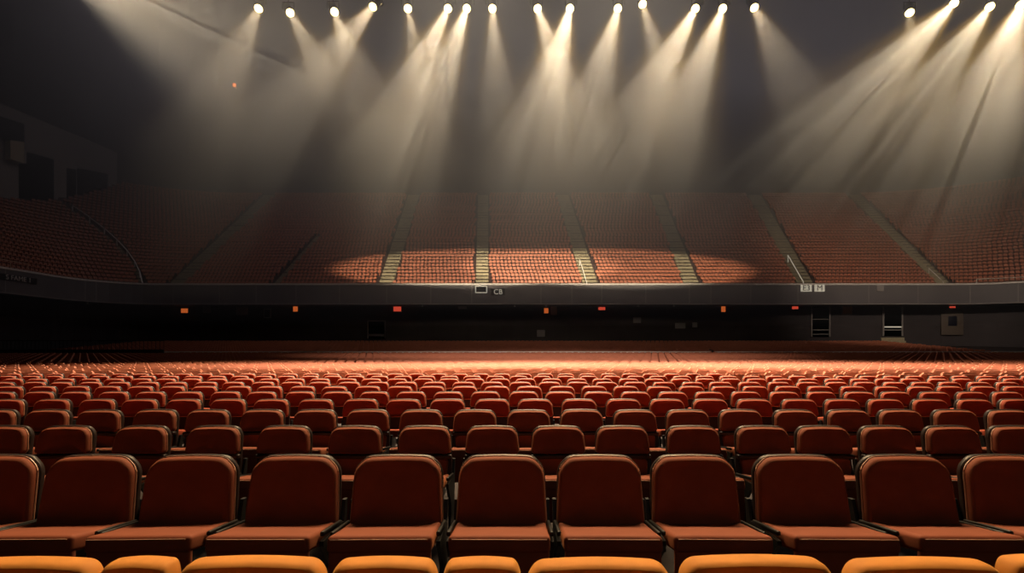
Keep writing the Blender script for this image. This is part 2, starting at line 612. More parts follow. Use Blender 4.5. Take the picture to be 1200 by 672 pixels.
def local_scale(s, off):
    (x0, y0), _ = plan(s - 0.05, off)
    (x1, y1), _ = plan(s + 0.05, off)
    return max(0.3, math.hypot(x1 - x0, y1 - y0) / 0.1)


names = ['pale concrete stair climbing steeply in the dim left end of the balcony', 'short narrow stair that stops half way up the balcony', 'pale stair at the edge of the lit balcony patch',
         'straight pale stair in the middle of the balcony', 'pale lit stair just right of the middle stair', 'pale stair at the right edge of the lit balcony patch',
         'grey stair with yellow-edged bottom steps right of the lit patch', 'long slanting grey stair near the right end of the balcony', 'thin dark stair edge crossing the darkest corner block']
for a, nm in zip(ais, names):
    V, Fc = [], []
    for r in range(a[3], a[4]):
        off = 0.4 + r * PRW
        for half in (0, 1, 2):                        # three steps per row
            s = aisle_s(a, r + half / 3)
            z = ZB0 + r * RISE + (0.02 + RISE / 3 * half)
            o0, o1 = off + half * PRW / 3, off + PRW
            b = len(V)
            for oo in (o0, o1):
                w = a[2] / 2 / local_scale(s, oo)
                for q in (-w, w):
                    (x, y), _ = plan(s + q, oo)
                    V.append((x, y, z))
                    V.append((x, y, z - RISE / 3))
            # per corner: top, bottom ; corners: (o0,-)(o0,+)(o1,-)(o1,+)
            Fc += [(b, b + 2, b + 6, b + 4), (b, b + 1, b + 3, b + 2), (b + 2, b + 3, b + 7, b + 6), (b, b + 4, b + 5, b + 1), (b + 4, b + 6, b + 7, b + 5)]
    o = new_obj('trim_stair', mesh_from('stair', V, Fc), M['stair'], smooth=False)
    tag(o, nm, 'stair', kind='structure')

# ------------------------------------------------------------------ balcony seats
BOOTH_X0, BOOTH_Y0, BOOTH_X1, BOOTH_Y1 = -58.8, 77.0, -61.6, 58.0


def behind_booth(x, y):
    if y < 56: return x < -61.5
    t = (y - BOOTH_Y1) / (BOOTH_Y0 - BOOTH_Y1)
    return x < BOOTH_X1 + (BOOTH_X0 - BOOTH_X1) * t + 0.5 and y < 80


bal = []                                              # (dist, row, section, x, y, z, yaw)
for r in range(NROW):
    off = 0.4 + r * PRW + 0.33
    s = 2.0 + (0.25 if r % 2 else 0)
    cuts = sorted((aisle_s(a, r), a[2] / 2) for a in ais if a[3] <= r < a[4])
    while s < LEN - 1:
        ls = local_scale(s, off)
        (x, y), (dx, dy) = plan(s, off)
        px = HX + F * x / y
        if -90 < px < 1290 and not any(abs(s - c) * ls < w + 0.22 for c, w in cuts) and not behind_booth(x, y):
            sec = sum(1 for c, w in cuts if c < s)
            bal.append((math.hypot(x, y), r, sec, x, y, ZB0 + r * RISE, math.atan2(-dx, dy), s, -5 < px < 1205))
        s += 0.5 / ls


def tier_seat():
    """small moulded seat: rounded back shell and a seat pan with rolled front on a bracket"""
    o = [(-.17, .40), (.17, .40), (.19, .60), (.17, .70), (.09, .75), (-.09, .75), (-.17, .70), (-.19, .60)]
    V = [(x, -.03 + (z - .8) * .2, z) for x, z in o] + [(x, .015 + (z - .8) * .2, z) for x, z in o]
    Fc = [tuple(range(8)), tuple(range(15, 7, -1))] + [(i, 8 + i, 8 + (i + 1) % 8, (i + 1) % 8) for i in range(8)]
    b = len(V)
    V += [(-.20, -.08, .43), (.20, -.08, .43), (.20, -.36, .47), (-.20, -.36, .47), (-.18, -.08, .36), (.18, -.08, .36), (.18, -.38, .38), (-.18, -.38, .38)]
    Fc += [(b, b + 3, b + 2, b + 1), (b + 4, b + 5, b + 6, b + 7), (b + 3, b + 7, b + 6, b + 2), (b, b + 4, b + 7, b + 3), (b + 1, b + 2, b + 6, b + 5), (b, b + 1, b + 5, b + 4)]
    b = len(V)
    V += [(-.04, -.1, 0), (.04, -.1, 0), (.04, -.22, 0), (-.04, -.22, 0), (-.04, -.1, .37), (.04, -.1, .37), (.04, -.22, .37), (-.04, -.22, .37)]
    Fc += [(b, b + 1, b + 5, b + 4), (b + 1, b + 2, b + 6, b + 5), (b + 2, b + 3, b + 7, b + 6), (b + 3, b, b + 4, b + 7)]
    return V, Fc


TV, TF = tier_seat()
inview = sorted((t for t in bal if t[8]), key=lambda t: (t[1] + 0.02 * t[0]))
near = set(id(t) for t in inview[:300])
bme = mesh_from('balcony_seat', TV, TF)
count = {}
TONE = ['maroon', 'maroon', 'dark red', 'dark red', 'orange-red', 'peach-lit', 'peach-lit', 'peach-lit', 'orange-red', 'dull red', 'dusty red']
for t in sorted((t for t in bal if id(t) in near), key=lambda t: (t[1], t[7])):
    k = (t[1], t[2])
    count[k] = count.get(k, 0) + 1
    o = new_obj('balcony_seat', bme, M['tier_seat'], smooth=False)
    o.location = (t[3], t[4], t[5])
    o.rotation_euler = (0, 0, t[6])
    tag(o, f'tiny {TONE[min(t[2], 10)]} balcony seat, {ordinal(t[1] + 1)} row, {ordinal(t[2] + 1)} block from left, {ordinal(count[k])} along', 'seat', f'balcony seats of the {ordinal(t[1] + 1)} row')
rest = [t for t in bal if id(t) not in near]
o = new_obj('balcony_seat_field', mass_mesh('balcony_field', [t[3:6] for t in rest], TV, TF, [t[6] for t in rest], 1.5), M['tier_seat'], smooth=False)
tag(o, 'steep blocks of tiny red seats rising up the balcony above its front rows', 'seats', kind='stuff')

# ------------------------------------------------------------------ room shell
def quad(name, pts, m, label, cat):
    o = new_obj(name, mesh_from(name, pts, [(0, 1, 2, 3)]), m, smooth=False)
    return tag(o, label, cat, kind='structure')


# floor: lower strip at the stage, level floor, two gently rising banks
xs = 75
prof = [(-14, STEP), (2.28, STEP), (2.28, 0), (26.2, 0), (45.4, 0.43), (46.0, 0.43), (65.0, 2.0), (90, 2.0)]
V = [(x, y, z) for y, z in prof for x in (-xs, xs)]
o = new_obj('floor', mesh_from('floor', V, [(2 * i, 2 * i + 1, 2 * i + 3, 2 * i + 2) for i in range(len(prof) - 1)]), M['floor'], smooth=False)
tag(o, 'dark floor under the rows of seats', 'floor', kind='structure')
quad('ceiling', [(-76, -14, 62), (76, -14, 62), (76, 95, 62), (-76, 95, 62)], M['ceil'], 'black ceiling high above the lamps', 'ceiling')
quad('wall_left', [(-75, -14, -1), (-75, 60, -1), (-75, 60, 62), (-75, -14, 62)], M['upper'], 'dark left side wall', 'wall')
quad('wall_right', [(75, -14, -1), (75, 60, -1), (75, 60, 62), (75, -14, 62)], M['upper'], 'dark right side wall', 'wall')
quad('wall_stage', [(-75, -14, -1), (75, -14, -1), (75, -14, 62), (-75, -14, 62)], M['upper'], 'dark wall behind the stage', 'wall')

# pale-topped low wall between the lit bank and the shadowed one; broken where a narrow gate stands
def low_wall(name, x0, x1, label):
    r = empty(name, ((x0 + x1) / 2, 45.7, 0.42))
    w = x1 - x0
    new_obj('wall_body', box_mesh('wall_body', (0, 0, 0.40), (w, 0.14, 0.80)), M['far_seat'], r, smooth=False)
    new_obj('coping', box_mesh('coping', (0, 0, 0.86), (w, 0.3, 0.11), None, 0.02, 2), M['rail'], r)
    tag(r, label, 'low wall', 'low walls across the far floor')
    return r


low_wall('low_wall', PX(190, 45.7), PX(832, 45.7), 'long pale-topped low wall across the far floor, left of the dark gap')
low_wall('low_wall', PX(838, 45.7), PX(1200, 45.7) + 3, 'shorter pale-topped low wall across the far floor, right of the dark gap')
r = empty('gate_post', (PX(835, 45.6), 45.6, 0.42))
new_obj('post', box_mesh('post', (0, 0, 0.5), (0.12, 0.12, 1.0), None, 0.02, 2), M['black'], r)
new_obj('post_cap', box_mesh('post_cap', (-0.1, 0, 1.03), (0.42, 0.16, 0.08), Matrix.Rotation(R(20), 3, 'Y'), 0.02, 2), M['black'], r)
tag(r, 'small black post in the gap of the pale low wall', 'post')

# dark barrier with upright bars in the shadow at the left
r = empty('barrier', (0, 44.6, 0.40))
x0, x1 = PX(-20, 44.6), PX(192, 44.6)
new_obj('base_panel', box_mesh('base_panel', ((x0 + x1) / 2, 0, 0.55), (x1 - x0, 0.12, 1.1)), M['black'], r, smooth=False)
V, Fc = [], []
for i in range(46):
    x = x0 + (x1 - x0) * i / 45
    add_tube(V, Fc, [(x, 0, 1.08), (x, 0, 1.85)], 0.028, 5)
new_obj('bar_grille', mesh_from('bars', V, Fc), M['metal'], r, smooth=False)
new_obj('top_rail', box_mesh('top_rail', ((x0 + x1) / 2, 0, 1.88), (x1 - x0, 0.07, 0.06)), M['metal'], r, smooth=False)
tag(r, 'dark barrier of upright bars standing in the black corner below the balcony', 'barrier')

# ------------------------------------------------------------------ on and under the balcony front
YW = 64.93


def wall_box(name, px, py, w, h, m, label, cat, depth=0.16, y=YW, frame=None, group=None, glyph=None):
    """a box fixed to the concourse wall at image position px, py, w x h pixels large"""
    (X, y), (nx, ny) = plan(s_of_px(px, 2.97), 2.97)
    Z, W, H = PZ(py, y), w / F * y, h / F * y
    r = empty(name, (X, y, Z - H / 2), math.atan2(-nx, ny))
    new_obj('housing', box_mesh('housing', (0, -depth / 2, H / 2), (W, depth, H), None, min(W, H) * 0.06, 2), frame or M['black'], r)
    new_obj('panel', box_mesh('panel', (0, -depth - 0.012, H / 2), (W * 0.88, 0.03, H * 0.84), None, min(W, H) * 0.04, 2), m, r)
    if glyph:
        glyph(r, W, H, depth)
    return tag(r, label, cat, group)


for px, py, w, h, m, lab in (
        (217, 364.5, 9, 6, 'exit_orange', 'small glowing orange sign at the dark left end under the balcony'),
        (347, 362.5, 6, 7, 'exit_orange', 'small orange lit sign on a grey box, left under the balcony'),
        (466, 362.5, 10, 6.5, 'exit_red', 'bright red lit sign right of the framed doorway'),
        (640, 364.5, 5.5, 7, 'exit_orange', 'amber lit sign under the balcony just right of its middle'),
        (705, 362, 9, 4, 'exit_red', 'flat oval red sign under the balcony right of the amber sign'),
        (847, 362.5, 5.5, 8, 'exit_orange', 'upright orange lit sign in a dark box under the balcony'),
        (931, 360.5, 8, 5, 'exit_red', 'red lit sign left of the barred doorway'),
        (1115, 358.5, 7, 6.5, 'exit_red', 'square red sign above the blue-screened panel at far right')):
    wall_box('exit_sign', px, py, w, h, M[m], lab, 'sign', group='lit signs under the balcony')
for px, py, w, h, lab in (
        (284, 364.5, 14, 10, 'wide grey box high on the dark wall, left of the small hollow frame'),
        (243, 363, 9, 8, 'dull brown box high on the dark wall near the orange sign at left'),
        (634, 391, 9.5, 8, 'pale grey box low on the concourse wall below the amber sign'),
        (746.5, 375.5, 9, 6.5, 'small grey box in the middle height of the concourse wall'),
        (797, 382, 12, 6.5, 'wide grey box low on the wall beside a small square one'),
        (814, 381, 5.5, 5.5, 'small square pale box right of the wide grey box'),
        (992, 363, 12, 12, 'dull reddish box high on the wall between the two right doorways'),
        (542, 360, 10, 5, 'dim grey vent box high under the balcony left of its middle'),
        (649, 363, 7, 13, 'narrow upright grey box right beside the amber sign')):
    dim = lab.startswith(('dull', 'dim'))
    wall_box('utility_box', px, py, w, h, M['brass' if 'reddish' in lab else 'seam' if dim else 'panel'], lab, 'box', group='boxes on the concourse wall', frame=M['seam'])
r = empty('picture_frame', (PX(313.5, YW), YW, PZ(373, YW)))
for c, s in (((-.42, -.05, .6), (.1, .1, 1.2)), ((.42, -.05, .6), (.1, .1, 1.2)), ((0, -.05, 1.15), (.74, .1, .1)), ((0, -.05, .05), (.74, .1, .1))):
    new_obj('frame_bar', box_mesh('frame_bar', c, s), M['panel'], r, smooth=False)
new_obj('panel', box_mesh('panel', (0, -.03, .6), (.76, .04, 1.02)), M['black'], r, smooth=False)
tag(r, 'small hollow grey frame on the dark wall left of the orange sign', 'frame')


def doorway(name, x0, x1, y0, y1, label, bars=(), y=YW, jamb=0.12, fm='frame'):
    """an opening on the concourse wall: dark recess, jambs, lintel and cross bars (image rows)"""
    X0, X1, Z1, Z0 = PX(x0, y), PX(x1, y), PZ(y0, y), PZ(y1, y)
    r = empty(name, ((X0 + X1) / 2, y, Z0))
    W, H = X1 - X0, Z1 - Z0
    new_obj('door_leaf', box_mesh('door_leaf', (0, -.03, H / 2), (W, .06, H)), M['glass_dark'], r, smooth=False)
    for sx in (-1, 1):
        new_obj('jamb', box_mesh('jamb', (sx * (W / 2 + jamb / 2), -.10, H / 2), (jamb, .2, H), None, .01, 1), M[fm], r)
    new_obj('lintel', box_mesh('lintel', (0, -.10, H + jamb / 2), (W + 2 * jamb, .2, jamb), None, .01, 1), M[fm], r)
    for by, th, m in bars:
        new_obj('cross_bar', box_mesh('cross_bar', (0, -.12, PZ(by, y) - Z0), (W * 0.92, .12, th), None, .01, 1), M[m], r)
    return tag(r, label, 'door', kind='structure')


doorway('door_1', 432, 451, 377, 397, 'framed dark doorway at left under the balcony', bars=((393, .3, 'seam'),), fm='seam')
doorway('door_2', 951, 971, 359, 395, 'dark doorway with a cross bar and sill bars, right under the balcony', bars=((374.5, .10, 'frame'), (392, .08, 'seam'), (387, .08, 'seam')), fm='seam')
doorway('door_3', 1035, 1056, 357, 394, 'dark doorway with a bright low bar, further right under the balcony', bars=((383.5, .14, 'white'), (387, .12, 'seam')), fm='seam')
# steps in front of the third doorway
r = empty('step_unit', (PX(1046, 63.9), 63.95, 1.8))
for i in range(3):
    new_obj('step', box_mesh('step', (0, -0.05 - .18 * i, 0.62 - .22 * i), (2.9 + .1 * i, .19, 1.24 - .44 * i), None, .02, 1), M['stair'], r)
tag(r, 'pale grey-green step block below the bright-barred doorway', 'steps')
# control panel with a blue screen
(cx, cyy), (nx, ny) = plan(s_of_px(1115, 2.85), 2.85)
r = empty('control_panel', (cx, cyy, PZ(393, YW)), math.atan2(-nx, ny))
Hh = 28 / F * YW
new_obj('cabinet', box_mesh('cabinet', (0, -.1, Hh / 2), (2.5, .2, Hh), None, .03, 2), mat('tan_cabinet', (0.11, 0.085, 0.07), 0.7, var=.2), r)
new_obj('screen', box_mesh('screen', (0.0, -.22, Hh * .58), (1.0, .05, 1.25), None, .02, 2), mat('blue_screen', (0.010, 0.011, 0.022), 0.4), r)
tag(r, 'tan wall cabinet with a dark blue screen under the square red sign', 'cabinet')

# strip-lamp brackets and a small camera hanging under the balcony edge
for px, lab in ((603, 'small pale clip under the balcony edge left of the amber sign'), (640, 'pale clip right above the amber sign'), (748, 'thin white clip under the balcony edge'), (790, 'tiny pale clip hanging further right'), (103, 'tiny clip below the dark left end of the balcony front'), (495, 'pale clip under the balcony edge right of the red sign')):
    s = s_of_px(px)
    (x, y), _ = plan(s, 0.06)
    r = empty('clip', (x, y, 6.79))
    new_obj('hook', box_mesh('hook', (0, 0, .18), (.06, .06, .2)), M['panel'], r, smooth=False)
    new_obj('clip_body', box_mesh('clip_body', (0, -.02, .05), (.22, .12, .12), None, .02, 2), M['panel'], r)
    tag(r, lab, 'clip', 'clips under the balcony edge')


def text_mesh(txt, h):
    cu = bpy.data.curves.new('lettering', 'FONT')
    cu.body = txt
    cu.size = h * 1.4
    cu.extrude = 0.012
    cu.align_x = 'CENTER'
    cu.align_y = 'CENTER'
    t = bpy.data.objects.new('lettering', cu)
    me = bpy.data.meshes.new_from_object(t)
    bpy.data.objects.remove(t)
    bpy.data.curves.remove(cu)
    return me


def front_sign(px, py, w, h, txt, label, bg='black', fg='white', rim=False):
    s = s_of_px(px)
    (x, y), (dx, dy) = plan(s, -0.05)
    W, H = w / F * y, h / F * y
    r = empty('section_sign', (x, y, PZ(py, y) - H / 2), math.atan2(-dx, dy))
    new_obj('board', box_mesh('board', (0, 0, H / 2), (W, .06, H), None, .015, 1), M[bg], r)
    if rim:
        V, Fc = [], []
        for a, b in (((-1, 0), (1, 0)), ((1, 0), (1, 1)), ((1, 1), (-1, 1)), ((-1, 1), (-1, 0))):
            add_tube(V, Fc, [(a[0] * W / 2, -.03, a[1] * H), (b[0] * W / 2, -.03, b[1] * H)], 0.07, 6)
        new_obj('rim', mesh_from('rim', V, Fc), M['white'], r)
    if txt:
        t = new_obj('lettering', text_mesh(txt, H * 0.8), M[fg], r, smooth=False)
        t.rotation_euler = (R(90), 0, 0)
        t.location = (0, -.045, H / 2)
    return tag(r, label, 'sign', 'signs on the balcony front')


front_sign(564, 339.5, 13, 7.5, '', 'dark sign with a pale rim on the balcony front at the middle stair', rim=True)
front_sign(583.5, 342.5, 16, 7.5, 'CB', 'sign with pale block letters on the balcony front beside the rimmed sign', rim=False)
front_sign(944.5, 338, 13, 8, 'E3', 'pale sign with dark marks, first of the pair on the balcony front at right', 'white', 'black')
front_sign(960, 338, 12, 8, 'M', 'pale sign with a dark zigzag mark, second of the pair at right', 'white', 'black')
front_sign(1031.5, 338, 8, 7, '', 'small plain pale sign on the balcony front far right', 'panel')
front_sign(21, 327, 46, 7, 'S FAME 1', 'dim lettered sign on the dark left end of the balcony front', 'black', 'rail')

# tiny red lamp high on the wall behind the balcony
s = s_of_px(277, OT)
(x, y), (dx, dy) = plan(s, OT - 0.4)
r = empty('indicator_lamp', (x, y, PZ(100.5, y)), math.atan2(-dx, dy))
new_obj('base_plate', box_mesh('base_plate', (0, 0.12, 0), (0.50, 0.4, 0.7), None, 0.02, 2), M['black'], r)
new_obj('bulb', box_mesh('bulb', (0, -0.2, 0), (0.42, 0.24, 0.5), None, 0.1, 3), mat('orange_bulb', (0.5, 0.1, 0.03), 0.4, emit=(1.0, 0.22, 0.06), estr=3.0), r)
tag(r, 'tiny orange lamp alone high on the dark hazy wall at left', 'lamp')

# handrails
def handrail(pts, label, m='rail', rad=0.05, posts=()):
    b = Vector(pts[0])
    r = empty('handrail', b)
    new_obj('rail', tube_mesh('rail', [tuple(Vector(p) - b) for p in pts], rad, 6), M[m], r)
    for a, c in posts:
        new_obj('post', tube_mesh('post', [tuple(Vector(a) - b), tuple(Vector(c) - b)], rad, 6), M[m], r)
    return tag(r, label, 'handrail', 'handrails on the balcony')


def on_tier(px, row, off_z=0.0):
    off = 0.4 + row * PRW + 0.1
    (x, y), _ = plan(s_of_px(px, off), off)
    return (x, y, ZB0 + row * RISE + off_z)


a = ais[7]
pts = [(*plan(aisle_s(a, q) - 0.75, 0.45 + q * PRW)[0], ZB0 + q * RISE + .95) for q in (0, 1, 2, 3, 4)]
handrail([(pts[0][0], pts[0][1], ZB0 + .02)] + pts + [(pts[-1][0], pts[-1][1] , ZB0 + 4 * RISE + .02)], 'bent white handrail at the foot of the slanting right stair')
a = ais[6]
pts = [(*plan(aisle_s(a, q) - 0.7, 0.45 + q * PRW)[0], ZB0 + q * RISE + .95) for q in (0, 2, 4, 6, 8)]
handrail([(pts[0][0], pts[0][1], ZB0 + .02)] + pts + [(pts[-1][0], pts[-1][1], ZB0 + 8 * RISE + .02)], 'pale yellowish handrail on the grey stair right of the lit patch', 'white')
a = ais[8]
pts = [(*plan(aisle_s(a, q), 0.5 + q * PRW)[0], ZB0 + q * RISE + .8) for q in range(0, 22, 3)]
handrail([(pts[0][0], pts[0][1], ZB0 + .02)] + pts, 'long thin pale handrail climbing the dark corner block at left', 'rail', 0.07,
         [((p[0], p[1], p[2] - .8), p) for p in pts[1:]])
a = ais[4]
pts = [(*plan(aisle_s(a, q) - 0.66, 0.45 + q * PRW)[0], ZB0 + q * RISE + .75) for q in (0, 2, 4, 7)]
handrail([(pts[0][0], pts[0][1], ZB0 + .02)] + pts + [(pts[-1][0], pts[-1][1], ZB0 + 7 * RISE + .02)], 'short cream handrail along the lit stair right of the middle', 'white')
s0, s1 = s_of_px(1145), LEN - 12
pts = [(*plan(s0 + (s1 - s0) * i / 8, 0.1)[0], 10.15) for i in range(9)]
handrail(pts, 'low pale guard rail above the right end of the balcony front', 'rail', 0.045, [((p[0], p[1], 9.6), p) for p in pts[::2]])
pts = [(*plan(15.5 + i * .9, 0.1)[0], 10.35) for i in range(5)]
handrail(pts, 'short copper-coloured guard rail at the left end of the balcony front', 'piping', 0.05, [((p[0], p[1], 9.6), p) for p in pts[::2]])

# ------------------------------------------------------------------ press box at the upper left
def along(t, dz, dn=0.0):
    """t: 0 at the far end .. 1 at the near end of the press-box wall"""
    x = BOOTH_X0 + (BOOTH_X1 - BOOTH_X0) * t
    y = BOOTH_Y0 + (BOOTH_Y1 - BOOTH_Y0) * t
    n = Vector((BOOTH_Y0 - BOOTH_Y1, BOOTH_X1 - BOOTH_X0, 0)).normalized()
    return (x + n.x * dn, y + n.y * dn, dz)


def t_px(px):
    best, bt = 1e9, 0
    for i in range(-200, 1400):
        t = i / 1000
        x, y, _ = along(t, 0)
        e = abs(HX + F * x / y - px)
        if e < best: best, bt = e, t
    return bt


def zrow(px, py):
    t = t_px(px)
    return PZ(py, along(t, 0)[1])


def booth_slab(name, t0, t1, zb0, zb1, zt0, zt1, n0, n1, m, parent):
    V = []
    for t, zb, zt in ((t0, zb0, zt0), (t1, zb1, zt1)):
        for dn in (n0, n1):
            for z in (zb, zt):
                V.append(along(t, z, dn))
    o = new_obj(name, mesh_from(name, V, [(0, 1, 5, 4), (2, 6, 7, 3), (0, 2, 3, 1), (4, 5, 7, 6), (1, 3, 7, 5), (0, 4, 6, 2)]), m, smooth=False)
    if parent is not None:
        o.parent = parent
        o.matrix_parent_inverse = Matrix.Translation(-Vector(parent.location))
    return o


bx = empty('press_box', along(0.5, 24.0, -1.5))
ztop = zrow(150, 184)
booth_slab('wall_panel', t_px(150), t_px(-60), 21.0, 16.0, ztop, ztop, 0.0, -3.0, M['booth'], bx)
wp = booth_slab('window', t_px(126), t_px(90), 22, 22, zrow(126, 204), zrow(90, 197), 0.04, -0.1, M['glass_dark'], bx)
booth_slab('window', t_px(89), t_px(78), 22, 22, zrow(89, 199), zrow(78, 197), 0.04, -0.1, M['glass_dark'], bx)
booth_slab('window', t_px(63), t_px(22), 21, 20, zrow(63, 187), zrow(22, 175), 0.04, -0.1, M['glass_dark'], bx)
booth_slab('ledge', t_px(124), t_px(90), zrow(124, 204), zrow(90, 195), zrow(124, 200), zrow(90, 191), 0.12, 0, M['panel'], bx)
booth_slab('ledge', t_px(63), t_px(22), zrow(63, 187), zrow(22, 176), zrow(63, 185.5), zrow(22, 174), 0.12, 0, M['panel'], bx)
tag(bx, 'long grey press box with black window openings above the darkest seats', 'press box')
gb = empty('glass_booth', along(t_px(10), 22.0, 0.6))
booth_slab('pane', t_px(20), t_px(-30), zrow(20, 167), zrow(-30, 160), zrow(20, 146), zrow(-30, 130), 1.0, 0.2, M['glass_dark'], gb)
booth_slab('corner_post', t_px(22.3), t_px(20.3), zrow(22, 192), zrow(20, 192), zrow(22, 145), zrow(20, 144.3), 1.08, 0.2, M['panel'], gb)
booth_slab('top_edge', t_px(20.3), t_px(-30), zrow(20, 146), zrow(-30, 130), zrow(20, 144.3), zrow(-30, 128.3), 1.08, 0.2, M['panel'], gb)
booth_slab('lower_panel', t_px(20.3), t_px(4), zrow(20, 192), zrow(4, 187), zrow(20, 167), zrow(4, 165), 1.02, 0.2, mat('cream_panel', (0.62, 0.52, 0.36), 0.7), gb)
tag(gb, 'dark glazed booth with a pale corner post and cream lower panel at far left', 'booth')

# ------------------------------------------------------------------ stage lamps
RIG = 40.0
# column, row, target column at image row 220, power, spot angle, name, yellow
LAMPS = [
    (60, -52, 640, 0.72, 36, 'out-of-frame lamp'),
    (303, 10, 205, 0.30, 24, 'lamp with a short beam slanting left, first in view of the row'),
    (340, 15, 455, 0.24, 20, 'lamp with a short beam slanting right, second in view of the row'),
    (392, 14, 470, 0.26, 22, 'lamp with a short dim beam beside the twin-lensed lamp'),
    (437, 8, 260, 0.85, 24, 'lamp with a long streaked beam falling left, below a brighter lens'),
    (478, 10, 515, 0.30, 16, 'lamp with a faint nearly straight beam left of a bright pair'),
    (525, 10, 425, 1.25, 20, 'lamp of the bright pair left of the middle, outer one'),
    (547, 10, 470, 1.15, 20, 'lamp of the bright pair left of the middle, inner one'),
    (577, 10, 590, 0.42, 17, 'lamp with a straight downward beam near the middle'),
    (630, 10, 700, 0.80, 19, 'lamp whose beam crosses its bright neighbour to the right'),
    (668, 10, 612, 1.35, 22, 'very bright lamp whose beam crosses the one slanting right'),
    (724, 10, 665, 0.85, 20, 'lamp with a warm beam leaning left, right of the crossing pair'),
    (753, 5, 815, 0.42, 17, 'lamp with a slim beam leaning right at mid right'),
    (815, 10, 700, 1.25, 20, 'lamp of the bright pair right of the middle, outer beam'),
    (847, 10, 765, 1.10, 20, 'lamp of the bright pair right of the middle, inner beam'),
    (884, 9, 990, 0.30, 24, 'lamp with a dim broad beam leaning right, last before the dark gap'),
    (1066, 15, 1075, 0.13, 18, 'small yellow lamp with hardly any beam after the dark gap'),
    (1118, 4, 905, 1.20, 20, 'lamp with a long beam slanting far left from near the right end'),
    (1160, 8, 1000, 0.95, 18, 'lamp second from the right end with a long slanting beam'),
    (1196, 6, 1110, 1.20, 22, 'lamp cut off by the right edge of the photo'),
    (1250, -10, 1190, 1.20, 24, 'out-of-frame lamp'),
]
P0 = 29000.0
TD = 28.0


def lamp_gobo(ld, seed):
    """a slotted pattern plate in the lamp: fine streaks along the beam"""
    ld.use_nodes = True
    nt = ld.node_tree
    em = next(n for n in nt.nodes if n.type == 'EMISSION')
    tc = nt.nodes.new('ShaderNodeTexCoord')
    sp = nt.nodes.new('ShaderNodeSeparateXYZ')
    nt.links.new(tc.outputs['Normal'], sp.inputs[0])
    dv = nt.nodes.new('ShaderNodeMath'); dv.operation = 'DIVIDE'
    nt.links.new(sp.outputs['X'], dv.inputs[0]); nt.links.new(sp.outputs['Z'], dv.inputs[1])
    nz = nt.nodes.new('ShaderNodeTexNoise'); nz.noise_dimensions = '1D'
    nz.inputs['Scale'].default_value = 62; nz.inputs['Detail'].default_value = 2
    ad = nt.nodes.new('ShaderNodeMath'); ad.operation = 'ADD'; ad.inputs[1].default_value = seed * 3.7
    nt.links.new(dv.outputs[0], ad.inputs[0]); nt.links.new(ad.outputs[0], nz.inputs['W'])
    mr = nt.nodes.new('ShaderNodeMapRange')
    mr.inputs[1].default_value = 0.35; mr.inputs[2].default_value = 0.65; mr.inputs[3].default_value = 0.5; mr.inputs[4].default_value = 1.5
    nt.links.new(nz.outputs['Fac'], mr.inputs[0]); nt.links.new(mr.outputs[0], em.inputs['Strength'])


canm, lensm, yokem = None, None, None


def lathe(name, prof, n=20, closed=False):
    V, Fc = [], []
    for z, r in prof:
        for j in range(n):
            g = 2 * math.pi * j / n
            V.append((r * math.cos(g), r * math.sin(g), z))
    L = len(prof)
    for i in range(L if closed else L - 1):
        for j in range(n):
            Fc.append((i * n + j, i * n + (j + 1) % n, (i + 1) % L * n + (j + 1) % n, (i + 1) % L * n + j))
    if not closed:
        Fc.append(tuple(range(n)))
        if name != 'lens':
            Fc.append(tuple((L - 1) * n + j for j in range(n)))
    return mesh_from(name, V, Fc)


